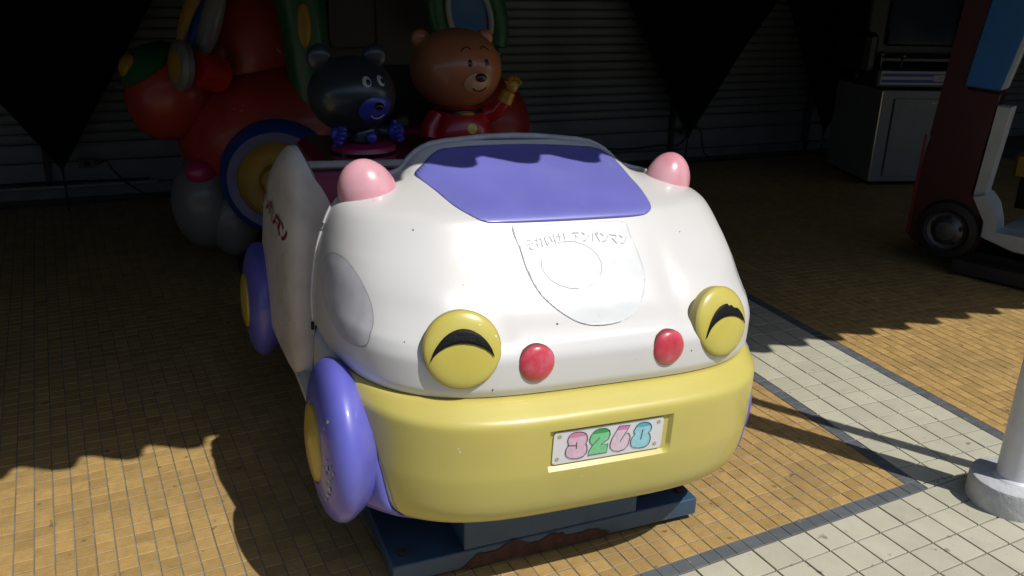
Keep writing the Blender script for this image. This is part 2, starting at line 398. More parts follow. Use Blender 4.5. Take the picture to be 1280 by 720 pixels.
def sideX(y,z):
    W,F,R=hW(z),hF(z),hR(z); b_=min(max((R-y-bulge(W*.9,z))/(R-F),0),1); n_,m_=hn(z); return W*(1-b_**m_)**(1/n_)
def conform_side(outl,sx,name,m,off):
    o2=cat0(outl); bm=bmesh.new(); vs=[bm.verts.new((p[0],p[1],0)) for p in o2]; bm.faces.new(vs); xs=[p[0] for p in o2]; ys=[p[1] for p in o2]
    for lo,hi,a in ((min(xs),max(xs),0),(min(ys),max(ys),1)):
        k=lo+.008
        while k<hi:
            bmesh.ops.bisect_plane(bm,geom=bm.verts[:]+bm.edges[:]+bm.faces[:],plane_co=(k,0,0) if a==0 else (0,k,0),plane_no=(1,0,0) if a==0 else (0,1,0)); k+=.008
    for v in bm.verts:
        y,z=v.co.x,v.co.y; e=.003; x=sideX(y,z); a=Vector((sideX(y+e,z)-sideX(y-e,z),2*e,0)); b=Vector((sideX(y,z+e)-sideX(y,z-e),0,2*e)); n=a.cross(b).normalized()
        if n.x<0: n=-n
        p=Vector((x,y,z))+n*off; v.co=(sx*p.x,p.y,p.z)
    me=bpy.data.meshes.new(name); bm.to_mesh(me); bm.free(); smooth(me); me.materials.append(m)
    o=bpy.data.objects.new(name,me); C.objects.link(o); o.parent=car; return o
def faint(pts,w,name,m,off=.0030,parent=car):
    # thin ribbon line on the hood, pts in (x,z)
    v=[];f=[]
    for i,(x,z) in enumerate(pts):
        a=pts[max(i-1,0)];b=pts[min(i+1,len(pts)-1)]; dx,dz=b[0]-a[0],b[1]-a[1]; l=math.hypot(dx,dz); nx,nz=-dz/l,dx/l
        v+= [hpt(x+nx*w,z+nz*w,off)[0],hpt(x-nx*w,z-nz*w,off)[0]]
        if i: f.append((2*i-2,2*i-1,2*i+1,2*i))
    return obj(name,v,f,m,parent,False)
for sx in (-1,1): conform_side(OV,sx,'door_sticker',OVM,.0012); conform_side([( (y-.118)*1.02+.118,(z-.763)*1.02+.763) for y,z in OV],sx,'sticker_edge',mat('oval edge',(.33,.32,.32),.7),.0006)
FAINTG=mat('faded grey print',(.52,.52,.52),.5,var=.3,scale=60)
faint([(-.02+.083*math.cos(t*.1*math.pi),.852+.047*math.sin(t*.1*math.pi)) for t in range(-4,16)],.0006,'faded_ring_print',mat('faint ring print',(.64,.645,.65),.5))
STK=mat('sticker edge grime',(.42,.40,.38),.8,var=.4,scale=50)
faint(cat0(DEC)[:29],.00045,'sticker_edge',STK)
for (x,z,r) in [(-.107,.746,.0028),(-.285,.62,.002),(.25,.66,.0018),(-.40,.93,.0022),(.33,.90,.0016),(-.47,.72,.0016)]:
    p,n=hpt(x,z,.0004); MB().ell(p,(r,r*.7,r*1.3),8,5).done('paint_chip',mat('chip dark',(.12,.11,.1),.8),car)
# text helper
def text_obj(s,size,m,name,ext=0,fn=None,parent=None,bold=0):
    cu=bpy.data.curves.new('txt','FONT'); cu.body=s; cu.size=size; cu.resolution_u=3; cu.offset=bold; cu.fill_mode='FRONT'
    t=bpy.data.objects.new('txt',cu); C.objects.link(t)
    dg=bpy.context.evaluated_depsgraph_get(); dg.update(); me=bpy.data.meshes.new_from_object(t.evaluated_get(dg)); bpy.data.objects.remove(t)
    bm=bmesh.new(); bm.from_mesh(me)
    if bm.verts:
        xs=[v.co.x for v in bm.verts]
        k=min(xs)
        while k<max(xs):
            bmesh.ops.bisect_plane(bm,geom=bm.verts[:]+bm.edges[:]+bm.faces[:],plane_co=(k,0,0),plane_no=(1,0,0)); k+=size*.15
    for v in bm.verts: v.co=fn(v.co)
    bm.to_mesh(me); bm.free(); me.name=name; me.materials.clear(); me.materials.append(m)
    o=bpy.data.objects.new(name,me); C.objects.link(o); o.parent=parent; return o
def arc(co):
    x=-.133+co.x; z=.885+co.y*1.0+.012*math.sin(max(0,min(1,(x+.133)/.28))*math.pi)
    return hpt(x,z,.0032)[0]
for k,ch in enumerate('それいけ！アンパンマン'): text_obj(ch,.0268,mat('worn grey lettering',(.60,.60,.60),.5,var=.25,scale=70),'faded_letter',fn=lambda co,k=k:arc(Vector((co.x+k*.0265,co.y,0))),parent=car)
# headlights, noses
def dome(c,n,r,h,m,name,steps=8,seg=40,base=.006,rim=.0,parent=car):
    prof=[(r*1.0,-base-.018),(r*1.0,0)]
    for k in range(1,steps+1):
        t=k/steps*math.pi/2; prof.append((r*math.cos(t),h*math.sin(t)))
    return MB().rev(prof,c,n,seg).done(name,m,parent)
def frame_of(n):
    n=n.normalized(); u=Vector((0,0,1)); u=(u-n*u.dot(n)).normalized(); r=n.cross(u)*-1
    if r.x<0: r=-r
    return r,u,n
def crescent(c,n,r,h,ends,po,pi,name,parent,torn=False):
    R_,U,Nn=frame_of(n); v=[];f=[]; K=26
    for k in range(K+1):
        t=k/K; 
        x=ends[0][0]+(ends[1][0]-ends[0][0])*t; yb=ends[0][1]+(ends[1][1]-ends[0][1])*t
        s=4*t*(1-t); s=s**.72
        yo=yb+(po-yb)*s+ .012; yi=yb+(pi-yb)*s-.012
        if torn and .55<t<.80: yo-=.05+.025*math.sin(t*47)
        row=[]
        for q in range(5):
            y=yi+(yo-yi)*q/4; rr=min(x*x+y*y,.97); hh=h*math.sqrt(1-rr)
            v.append(c+R_*(x*r)+U*(y*r)+Nn*(hh+.0022+random.uniform(-.0006,.0006)))
        if k:
            for q in range(4): f.append(((k-1)*5+q,(k-1)*5+q+1,k*5+q+1,k*5+q))
    o=obj(name,v,f,BLACKT,parent); md=o.modifiers.new('t','SOLIDIFY'); md.thickness=.0016; return o
for sx in (-1,1):
    p,n=hpt(sx*.352,.715); n=Vector((sx*.21,-.94,.30)).normalized(); p=p+n*.0035
    hl=dome(p,n,.090,.022,YLAMP,'headlight')
    if sx<0: crescent(p,n,.090,.022,((-.80,-.28),(.80,-.17)),.53,.19,'eyelash',hl)
    else: crescent(p,n,.090,.022,((-.78,-.33),(.80,-.17)),.50,.17,'eyelash',hl,True)
    MB().rev([(.0912,-.022),(.0912,.0005),(.0893,.0022)],p,n,40,False,False).done('lamp_seam',mat('lamp seam',(.40,.34,.12),.7),hl)
    p,n=hpt(sx*.179,.677); nl=dome(p-n*.002,n,.045,.018,ROSE,'nose_lamp',6,28); MB().rev([(.0458,-.01),(.0458,.0004),(.0446,.0016)],p-n*.002,n,32,False,False).done('lamp_seam',mat('rose seam',(.20,.06,.06),.7),nl)
    M=Matrix.Rotation(sx*.35,3,'Y')@Matrix.Rotation(-.2,3,'X')
    MB().ell((sx*.455,.325,.965),(.078 if sx<0 else .07,.066,.094),28,18,M).done('ear',PINK,car)
# bumper shell
BUMP=[(.222,-.08,.49),(.238,-.15,.54),(.253,-.19,.568),(.275,-.222,.588),(.303,-.240,.60),(.35,-.253,.603),(.42,-.264,.605),(.50,-.265,.606),(.548,-.2635,.606),(.557,-.259,.606),(.563,-.250,.6055),(.575,-.230,.604),(.590,-.206,.60),(.5965,-.19,.594)]
def bn(z): return 4.0,2.9
bF,bW=interp(BUMP,1),interp(BUMP,2)
YB_=[(.222,-.12),(.30,-.122),(.377,-.117),(.454,-.095),(.513,-.062),(.567,-.012),(.593,.06),(.60,.14)]
_yb=interp([(z,y,0) for z,y in YB_],1)
def yb(z): return max(_yb(z),bF(z)+.05)
PX0,PX1,PZ0,PZ1=-.158,.166,.428,.524
S2=sorted(set([-1+2*k/80 for k in range(81)]+[PX0-.004,PX0,PX1,PX1+.010,PX0-.008,PX1+.016]))
zs=[.222,.23,.238,.247,.257,.272,.29,.32,.34,.37,.40,.415,PZ0-.010,PZ0,.445,.46,.48,.50,PZ1,PZ1+.004,.535,.545,.555,.563,.572,.58,.588,.5965]
rows=[]
for z in zs:
    W_,F_=bW(z),bF(z); row=[]
    for (x,y),s in zip(outline(W_,F_,.345,*bn(z),z,S2,ymax=yb(z)),S2):
        if PX0-1e-6<=s<=PX1+1e-6 and PZ0-1e-6<=z<=PZ1+1e-6: x=s; y=-.2535+(z-.47)*-.01
        row.append((x,y,z))
    rows.append(row)
mb=MB(); mb.grid(rows); bumper=mb.done('bumper',YELLOW,car); md=bumper.modifiers.new('t','SOLIDIFY'); md.thickness=.008; md.offset=-1
# lower white body sides and purple wheel arch skirts
def sidesheet(sx,z0,z1,y0f,y1f,off,m,name,nz=14,ny=16,flare=0):
    rows=[]
    for i in range(nz+1):
        z=z0+(z1-z0)*i/nz; W_,F_=bW(z)+off,bF(z)-off; y0,y1=y0f(z),y1f(z); row=[]
        for j in range(ny+1):
            y=y0+(y1-y0)*j/ny; b_=min(max((.345-y)/(.345-F_),0),1); n_,m_=bn(z); x=W_*(1-b_**m_)**(1/n_)
            row.append((sx*(x+flare*max(y-y0,0)**.8),y,z))
        rows.append(row)
    o=MB().grid(rows).done(name,m,car); md=o.modifiers.new('t','SOLIDIFY'); md.thickness=.006; md.offset=0; return o
for sx in (-1,1):
    sidesheet(sx,.24,.5965,lambda z:yb(z)-.004,lambda z:.345,-.006,WHITE,'lower_side_panel')
    sidesheet(sx,.245,.585,lambda z:yb(max(z,.24))+.003,lambda z:.11 if z<.55 else .11-(z-.55)*.5,.003,PURPLEW,'wheel_arch_skirt',flare=.16 if sx<0 else .02)
# closing panels at the back of the hood: dashboard
rows=[[(x,.34,z) for x in (-hW(z)*.985,-hW(z)*.5,0,hW(z)*.5,hW(z)*.985)] for z in (.26,.4,.598,.7,.8,.88,.93)]
MB().grid(rows).done('dashboard',SEATP,car)
MB().box((0,.6,.36),(1.12,1.1,.03),bev=.005).done('floor_pan',GREYP,car)
# windscreen rim
def rimpts():
    P=[]
    for z in (.985,.992,1.0,1.012,1.03,1.045,1.055,1.065,1.072,1.077): 
        P.append((-hW(z)+.006 if z<1.06 else -hW(z),hR(z)+.012,z+.003))
    L_=P+[(-.08,.462,1.086),(0,.464,1.0875)]
    return L_+[(-x,y,z) for x,y,z in L_[:-1][::-1]]
MB().tube([(-.52,.385,.955),(-.44,.395,.978)]+rimpts()+[(.44,.395,.978),(.52,.385,.955)],.0095,12,flat=1).done('windscreen_rim',GREYRIM,car)
# wheels
def wheel(sx,yc,zc,xo,R,m=PURPLEW):
    d=(sx,0,0)
    prof=[(R*.5,-.18),(R*.68,-.145),(R*.81,-.115),(R*.91,-.09),(R*.97,-.072),(R,-.056),(R*.985,-.04),(R*.94,-.027),(R*.86,-.016),(R*.75,-.008),(R*.62,-.002),(R*.5,-.0),(R*.47,-.006),(.001,-.006)]
    wv=MB().rev(prof,(sx*xo,yc,zc),d,48,True,True).done('wheel',m,car)
    MB().rev([(R*.485,-.02),(R*.485,-.004),(R*.46,.006),(R*.3,.013),(.001,.016)],(sx*xo,yc,zc),d,36).done('wheel_hub',mat('ochre hub paint',(.50,.37,.05),.4,var=.1,coat=.3,dirt=(.35,.27,.08)),wv)
    return wv
wl=wheel(-1,.06,.405,.655,.208)
for k,(dy,dz,r) in enumerate([(-.150,.01,.006),(-.140,-.01,.005),(-.160,-.02,.004),(-.155,-.045,.006),(-.150,-.065,.004),(-.140,-.07,.005),(-.135,-.04,.004),(-.125,.0,.003),(-.170,-.01,.0035),(-.165,.02,.004),(-.155,-.03,.003),(-.125,-.09,.005),(-.178,.01,.003),(-.145,.028,.003)]):
    rr=math.hypot(dy,dz)/.208; T_=[(.5,0),(.62,-.002),(.75,-.008),(.86,-.016),(.94,-.027),(.985,-.04),(1.0,-.056)]; q_=max(i for i in range(6) if T_[i][0]<=rr); xo=.655+T_[q_][1]+(T_[q_+1][1]-T_[q_][1])*(rr-T_[q_][0])/(T_[q_+1][0]-T_[q_][0]); sl_=(T_[q_+1][1]-T_[q_][1])/((T_[q_+1][0]-T_[q_][0])*.208)
    a=[random.uniform(.6,1.4) for _ in range(7)]
    poly3d([(-(xo+sl_*(a[i]*r*(math.cos(i*.9)*dy+1.2*math.sin(i*.9)*dz)/math.hypot(dy,dz)))-.0022,.06+dy+a[i]*r*math.cos(i*.9),.405+dz+a[i]*r*1.2*math.sin(i*.9)) for i in range(7)],'paint_flake',mat('bare primer',(.42,.47,.40),.7,var=.4,scale=120),wl)
wheel(1,.10,.40,.585,.20); wheel(-1,1.16,.385,.70,.205); wheel(1,1.16,.385,.60,.205)
# rear body side walls
XO=[(.56,.600,0),(.62,.622,0),(.75,.634,0),(.95,.638,0),(1.16,.632,0),(1.38,.60,0)]
ZT=[(.56,.96,0),(.60,1.025,0),(.64,1.04,0),(.77,1.0,0),(.98,.905,0),(1.16,.78,0),(1.30,.62,0),(1.38,.5,0)]
xo_,zt_=interp(XO,1),interp(ZT,1)
def wall(sx,drop=0):
    rows=[]
    ys=[.563,.568,.58,.60,.63,.67,.72,.8,.88,.96,1.04,1.12,1.2,1.26,1.32,1.38]
    for k,y in enumerate(ys):
        sh=[.03,.012,.004,0][k] if k<4 else 0
        X=xo_(y)-sh; T=max(zt_(y)-sh-drop,.5); Bt=.30+sh; xi=min(.53,X-.05)+sh*.7
        zb=Bt
        sec=[(X-.05,zb),(X-.015,zb+.02),(X,zb+.06),(X+.004,min(.5,T-.22)),(X+.004,min(.65,T-.17)),(X+.0,T-.12),(X-.003,T-.07),(X-.010,T-.03),(X-.022,T-.006),(X-.036,T-.004),(X-.053,T-.035),(min(X-.075,xi+.012),T-.085),(xi,T-.16),(xi-.004,min(.6,T-.2)),(xi,.40),(xi+.01,zb+.03),(xi+.03,zb)]
        rows.append([(sx*a,y,b) for a,b in sec])
    return MB().grid(rows,True,True,True).done('rear_side_wall',WSIDE,car)
lw=wall(-1); wall(1,.2)
# sill strip joining front and rear
for sx in (-1,1): MB().box((sx*.575,.48,.335),(.075,.36,.05),bev=.015).done('door_sill',WSIDE,car)
def side(co):
    y=1.0-co.x; z=.775+co.y-.06*(1.0-y)/.4; return Vector((-(xo_(y)+.0065),y,z))
for k,ch in enumerate('アンパンマン'): text_obj(ch,.074,mat('dark red lettering',(.16,.008,.012),.5,var=.3,scale=90),'side_letter',fn=lambda co,k=k:Vector((-(xo_(1.03-co.x-k*.068)+.0050),1.03-co.x-k*.068,.785+co.y-(co.x+k*.068)*.10)),parent=car,bold=.002)
# seat and rear deck
MB().box((0,.98,.62),(1.02,.10,.53),bev=.02).done('seat_back',SEATP,car)
MB().box((0,.975,.905),(1.06,.035,.026),bev=.009).done('seat_rim',WSIDE,car)
MB().box((0,.80,.47),(1.0,.3,.16),bev=.03).done('seat_cushion',SEATP,car)
MB().box((0,1.36,.80),(.86,.66,.16),bev=.03).done('rear_deck',DECKR,car)
MB().box((0,1.4,.5),(.84,.66,.5),bev=.06).done('rear_body',WSIDE,car)
for sx in (-1,1): MB().tube([(sx*(hW(z)+.001),.349,z) for z in [.6+.022*k for k in range(16)]],.0042,8).done('edge_trim',WHITE,car)
MB().box((-.605,.335,.603),(.008,.012,.022),bev=.002).done('latch',DARK,car)
# number plate
def P_(u,v,off=.0): return Vector((PX0+.009+u*.300,-.2545-off-(v-.5)*.001,PZ0+.005+v*.086))
PLW=mat('plate white',(.72,.72,.75),.35,var=.03)
pl=[];r=.03
for cx,cy,a0 in ((1-r,1-r*3.4,0),(r,1-r*3.4,90),(r,r*3.4,180),(1-r,r*3.4,270)):
    for k in range(5):
        a=math.radians(a0+k*22.5); pl.append((cx+r*math.cos(a),cy+r*3.4*math.sin(a)))
plate=MB().grid([[P_(u,v,0) for u,v in pl],[P_(u,v,.003) for u,v in pl]],True,True,True).done('number_plate',PLW,car)
def cat_(pts,closed=True,n=3):
    o=[]
    for i in range(len(pts)):
        p0,p1,p2,p3=[pts[(i+k)%len(pts)] for k in (-1,0,1,2)]
        for q in range(n):
            t=q/n; o.append(tuple(.5*((2*p1[c])+(-p0[c]+p2[c])*t+(2*p0[c]-5*p1[c]+4*p2[c]-p3[c])*t*t+(-p0[c]+3*p1[c]-3*p2[c]+p3[c])*t**3) for c in (0,1)))
    return o
INK=mat('plate ink',(.015,.015,.02),.5)
def strip(pts,w,name,off,m=INK,closed=True,par=None):
    v=[];f=[];n=len(pts)
    for i in range(n):
        a=pts[(i-1)%n] if closed else pts[max(i-1,0)]; b=pts[(i+1)%n] if closed else pts[min(i+1,n-1)]
        dx,dy=(b[0]-a[0])*.3,(b[1]-a[1])*.086; l=math.hypot(dx,dy) or 1; nx,ny=-dy/l*w/.3,dx/l*w/.086
        v+=[P_(pts[i][0]+nx,pts[i][1]+ny,off),P_(pts[i][0]-nx,pts[i][1]-ny,off)]
    for i in range(n if closed else n-1): k=(i+1)%n; f.append((2*i,2*i+1,2*k+1,2*k))
    return obj(name,v,f,m,par or plate,False)
DG={'3':([(.131,.564),(.122,.695),(.129,.826),(.153,.916),(.194,.949),(.247,.915),(.282,.842),(.295,.718),(.296,.599),(.285,.536),(.298,.463),(.303,.308),(.295,.21),(.266,.123),(.215,.097),(.163,.129),(.124,.208),(.111,.315),(.115,.464)],(.72,.48,.6),(.70,.25,.42),[[(.131,.557),(.205,.523)],[(.202,.642),(.205,.415)]]),
'2':([(.347,.44),(.324,.535),(.318,.657),(.328,.771),(.357,.894),(.397,.943),(.455,.924),(.494,.832),(.502,.691),(.489,.56),(.425,.42),(.49,.417),(.486,.135),(.313,.134),(.324,.298)],(.22,.60,.30),(.03,.40,.08),[[(.407,.66),(.347,.44)]]),
'6':([(.58,.93),(.682,.908),(.643,.678),(.675,.646),(.693,.534),(.687,.398),(.678,.247),(.65,.141),(.599,.104),(.546,.15),(.515,.258),(.511,.396),(.525,.578)],(.74,.56,.66),(.68,.22,.45),[[(.643,.678),(.6,.423)]]),
'8':([(.729,.758),(.748,.871),(.778,.927),(.825,.923),(.862,.871),(.883,.774),(.883,.635),(.864,.564),(.881,.479),(.887,.301),(.872,.169),(.837,.11),(.785,.108),(.732,.152),(.707,.25),(.704,.407),(.719,.521),(.735,.583),(.721,.659)],(.33,.65,.72),(.10,.42,.55),[[(.805,.706),(.795,.381)]])}
def clipv(poly,v0,above):
    return clip(poly,(lambda x,y:y-v0) if above else (lambda x,y:v0-y))
for k,(pts,c1,c2,sl) in DG.items():
    sharpc=k in '26'; q=cat_(pts) if not sharpc else pts
    d=poly3d([P_(u,v,.0036) for u,v in q],'digit',mat('digit '+k,c1,.5,var=.1,scale=80),plate)
    top=clipv(q,.80,True)
    if len(top)>2: poly3d([P_(u,v,.0042) for u,v in top],'digit_top',mat('digit top '+k,c2,.5,var=.1),plate)
    strip(q,.00085,'digit_outline',.0048)
    for s in sl: strip(s,.0008,'digit_slit',.0051,closed=False)
YS=mat('star yellow',(.75,.62,.05),.5)
for (u,v) in ((.048,.869),(.04,.164),(.951,.865),(.934,.163)):
    st=[(u+(.0062 if i%2==0 else .003)*math.sin(i*math.pi/5)/.3,min(.985,v)+(.0062 if i%2==0 else .003)*math.cos(i*math.pi/5)/.086*.9) for i in range(10)]
    poly3d([P_(a,b,.0036) for a,b in st],'star',YS,plate); strip(st,.0004,'star_outline',.0042)
# pedestal (stands level on the ground)
def world_done(mb,name,m,sm=True):
    mb.v=[tuple(MI@Vector(p)) for p in mb.v]; return mb.done(name,m,car,sm)
world_done(MB().box((-1.272,.60,.047),(.93,1.02,.055),bev=.003),'base_plate',STEELB)
for bx,by in ((-.84,.14),(-.84,1.05),(-1.70,.14),(-1.70,1.05)): world_done(MB().rev([(.013,0),(.013,.008),(.011,.010),(.001,.010)],(bx,by,.0745),(0,0,1),6),'anchor_bolt',RUST,False)
world_done(MB().box((-1.272,.60,.012),(.87,.96,.016),bev=.002),'base_foot',RUST)
world_done(MB().box((-1.2775,.547,.16),(.527,.91,.17),bev=.003),'pedestal',STEELB)
world_done(MB().box((-.976,.60,.13),(.078,.90,.11)),'pedestal_recess',BLACKR)  # black box put in for the dark recess right of the pedestal
# flaking rust on the base: irregular plates proud of the paint
def blotch(x0,x1,zf,yv,name):
    n=36; v=[];f=[]
    for i in range(n+1):
        x=x0+(x1-x0)*i/n; t=zf(i/n)+random.uniform(-.004,.004); v+=[(x,yv,.0195),(x,yv,max(t,.021))]
        if i: f.append((2*i-2,2*i,2*i+1,2*i-1))
    mb=MB(); mb.v=v; mb.f=f; o=world_done(mb,name,RUST,False); md=o.modifiers.new('t','SOLIDIFY'); md.thickness=.001
blotch(-1.55,-1.10,lambda t:.024+.062*math.sin(min(t*4,1)*math.pi/2)*(1-t)**.35*(.8+.2*math.sin(t*23)),.0875,'rust_patch')
# ---------------------------------------------------------------- toy figures on the rear deck
def car_w(p): 
    return Matrix.Translation(CARO)@Matrix.Rotation(ROLL,4,'Y')@Vector(p)
CHAR=mat('charcoal toy paint',(.028,.036,.04),.35,var=.12,coat=.4)
BLUET=mat('blue toy paint',(.045,.05,.40),.35,coat=.4)
CREAM=mat('cream toy paint',(.55,.53,.50),.35,coat=.4)
MAG=mat('magenta toy paint',(.42,.02,.10),.35,coat=.4)
BROWN=mat('brown toy paint',(.50,.17,.065),.35,coat=.5)
REDT=mat('red toy paint',(.50,.012,.015),.32,coat=.5)
YEL=mat('yellow toy paint',(.52,.26,.015),.4,coat=.4)
TINK=mat('black toy ink',(.004,.004,.004),.3,coat=.5)
def onball(c,r,az,el,off=0):
    a,e=math.radians(az),math.radians(el); d=Vector((math.sin(a)*math.cos(e),-math.cos(a)*math.cos(e),math.sin(e)))
    return Vector(c)+Vector((d.x*r[0],d.y*r[1],d.z*r[2]))*(1+off),d
def patch(c,r,az,el,ra,re,m,name,par,off=.012,n=20):
    v=[onball(c,r,az,el,off+.004)[0]];f=[]
    for ring in (.35,.7,1.0):
        for k in range(n):
            t=2*math.pi*k/n; v.append(onball(c,r,az+ra*ring*math.cos(t),el+re*ring*math.sin(t),off if ring<1 else off*.3)[0])
    for k in range(n): f.append((0,1+k,1+(k+1)%n))
    for q in range(2):
        for k in range(n): f.append((1+q*n+k,1+(q+1)*n+k,1+(q+1)*n+(k+1)%n,1+q*n+(k+1)%n))
    return MB().add(v,f).done(name,m,par)
def line_on(c,r,pts,w,name,par,m=TINK):
    return MB().tube([onball(c,r,a,e,.012)[0] for a,e in pts],w,6).done(name,m,par)
def mitt(p,dirv,s,m,par,name='hand'):
    # palm with curled fingers and thumb
    mb=MB(); d=Vector(dirv).normalized(); u=d.cross(Vector((0,-1,0))).normalized(); w_=d.cross(u)
    mb.ell(p,(s*.75,s*.6,s*.8),14,10)
    for i in range(4):
        b=Vector(p)+u*((i-1.5)*s*.38)+d*s*.45; t=[s*.55,s*.7,s*.66,s*.5][i]
        mb.tube([b,b+d*t*.5-w_*s*.05,b+d*t*.75-w_*s*.3,b+d*t*.55-w_*s*.5],[s*.24,s*.24,s*.22,s*.15],8)
    b=Vector(p)-u*s*.55; mb.tube([b,b-u*s*.35+d*s*.2,b-u*s*.35+d*s*.5],[s*.25,s*.23,s*.16],8)
    return mb.done(name,m,par)
# dark toy bear turned to its left
A=empty('toy_figure',tuple(car_w((-.27,1.17,.885))),label='small charcoal toy bear with blue paws on a magenta round base',cat='toy figure',group='toy figures riding on the rear deck')
MB().rev([(.112,0),(.118,.012),(.118,.03),(.108,.05),(.07,.06)],(0,0,0),(0,0,1),36).done('round_base',MAG,A)
MB().rev([(.1195,.022),(.1195,.036)],(0,0,0),(0,0,1),36,False,False).done('base_band',TINK,A)
MB().rev([(.05,.055),(.062,.07),(.06,.11),(.04,.14)],(0,0,0),(0,0,1),24).done('body',CHAR,A)
hc=(-.035,.0,.225); hr=(.152,.145,.132)
hd=MB().ell(hc,hr,40,24).done('head',CHAR,A)
patch(hc,hr,22,-16,26,20,BLUET,'muzzle',hd,.06,28)
line_on(hc,(hr[0]*1.07,hr[1]*1.07,hr[2]*1.07),[(12,-22),(17,-26),(22,-27),(27,-26),(32,-22)],.0022,'smile',hd,CREAM)
for az in (10,34):
    e=patch(hc,hr,az,26,6.5,8.5,CREAM,'eye',hd,.02); patch(hc,(hr[0]*1.02,hr[1]*1.02,hr[2]*1.02),az+1.5,25,3.2,4.5,TINK,'pupil',e,.02)
p,d=onball(hc,hr,22,-9,.07); MB().ell(p,(.018,.016,.013),16,10).done('nose',TINK,hd)
for x in (-.105,.085):
    MB().ell((hc[0]+x,.01,hc[2]+.125),(.044,.024,.046),20,12).done('ear',CHAR,hd)
for sx,x in ((-1,-.095),(1,.105)):
    MB().tube([(sx*.04,-.01,.10),(x*.8,-.03,.095)],[.025,.022],10).done('arm',CHAR,A); mitt((x,-.045,.098),(sx*.3,-1,.1),.042,BLUET,A)
MB().ell((.012,-.075,.085),(.02,.016,.022),14,10).done('tummy_button',BLUET,A)
# brown toy in red suit, one arm raised
B=empty('toy_figure',tuple(car_w((.13,1.30,.885))),label='brown round headed toy in a red suit raising one yellow gloved hand',cat='toy figure',group='toy figures riding on the rear deck')
MB().rev([(.10,0),(.125,.02),(.13,.07),(.115,.13),(.085,.165),(.04,.18)],(0,0,0),(0,0,1),36).done('body',REDT,B)
MB().rev([(.128,.030),(.136,.035),(.136,.05),(.128,.055)],(0,0,0),(0,0,1),36,False,False).done('belt',YEL,B)
hc=(-.015,-.01,.305); hr=(.172,.165,.148)
hd=MB().ell(hc,hr,44,28).done('head',BROWN,B)
patch(hc,hr,12,-14,20,15,mat('tan toy paint',(.62,.33,.16),.35,coat=.5),'muzzle',hd,.05,28)
p,d=onball(hc,hr,12,-5,.06); MB().ell(p,(.022,.016,.016),18,12).done('nose',mat('dark brown toy paint',(.08,.02,.01),.25,coat=.6),hd)
for az in (0,24): patch(hc,hr,az,14,2.8,5.2,TINK,'eye',hd,.015)
for s in (-1,1): line_on(hc,hr,[(12+s*8,33),(12+s*13,37),(12+s*18,36),(12+s*23,31)],.0019,'eyebrow',hd)
line_on(hc,(hr[0]*1.05,hr[1]*1.05,hr[2]*1.05),[(3,-19),(8,-23),(13,-24),(18,-23),(22,-19)],.0022,'smile',hd)
for s in (-1,1): MB().ell((hc[0]+s*.125,0.03,hc[2]+.105),(.036,.02,.036),18,12).done('ear',BROWN,hd)
MB().rev([(.07,.150),(.098,.140),(.09,.160),(.06,.172)],(0,-.005,0),(0,0,1),28,False,False).done('collar',TINK,B)
MB().ell((.0,-.10,.150),(.03,.012,.008),14,8).done('collar_clasp',YEL,B)
MB().rev([(.019,-.004),(.019,.004),(.001,.007)],(.012,-.118,.098),(.1,-1,.25),24).done('chest_button',mat('lemon button',(.7,.62,.05),.3,coat=.5),B)
MB().tube([(-.09,-.02,.13),(-.125,-.035,.09),(-.135,-.05,.055)],[.042,.036,.03],14).done('arm',REDT,B); mitt((-.137,-.062,.02),(0,-.3,-1),.036,YEL,B)
MB().tube([(.09,-.03,.13),(.13,-.06,.15),(.155,-.075,.19)],[.038,.030,.026],14).done('arm',REDT,B)
MB().tube([(.155,-.075,.185),(.172,-.08,.225)],[.03,.027],14).done('cuff',YEL,B); mitt((.182,-.085,.245),(.45,-.1,1),.034,YEL,B)
# ---------------------------------------------------------------- pole with round concrete footing
PAINTW=mat('white pole paint',(.62,.63,.65),.38,var=.06,scale=9,bump=.12,bscale=60,dirt=(.42,.42,.42),dscale=8,damt=.4)
PADM=mat('painted concrete footing',(.50,.51,.53),.7,var=.1,scale=20,bump=.7,bscale=70,dirt=(.30,.30,.29),dscale=16,damt=.5)
def pole(x,y,r,label):
    t=empty('canopy_pole',(x,y,0),label=label,cat='pole',group='canopy poles')
    MB().rev([(.126,0),(.1265,.01),(.1255,.074),(.1225,.0835),(.117,.087),(.002,.0885)],(0,0,0),(0,0,1),56,False,True).done('footing',PADM,t)
    MB().rev([(r,.085),(r,2.1)],(0,0,0),(0,0,1),40).done('tube',PAINTW,t)
    MB().rev([(r+.013,.086),(r+.012,.089),(r+.006,.093),(r,.096)],(0,0,0),(0,0,1),40,False,False).done('weld_seam',PAINTW,t)
pole(.192,-.168,.054,'thick white painted pole standing in a round concrete footing')
for (x,y) in ((.47,-.30),):
    t=empty('canopy_strut',(x,y,0),label='thin white strut beside the thick canopy pole, just outside the view',cat='pole'); MB().rev([(.028,0),(.028,2.1)],(0,0,0),(0,0,1),20).done('tube',PAINTW,t); MB().rev([(.08,0),(.08,.012),(.05,.014)],(0,0,0),(0,0,1),24).done('foot_plate',PAINTW,t)
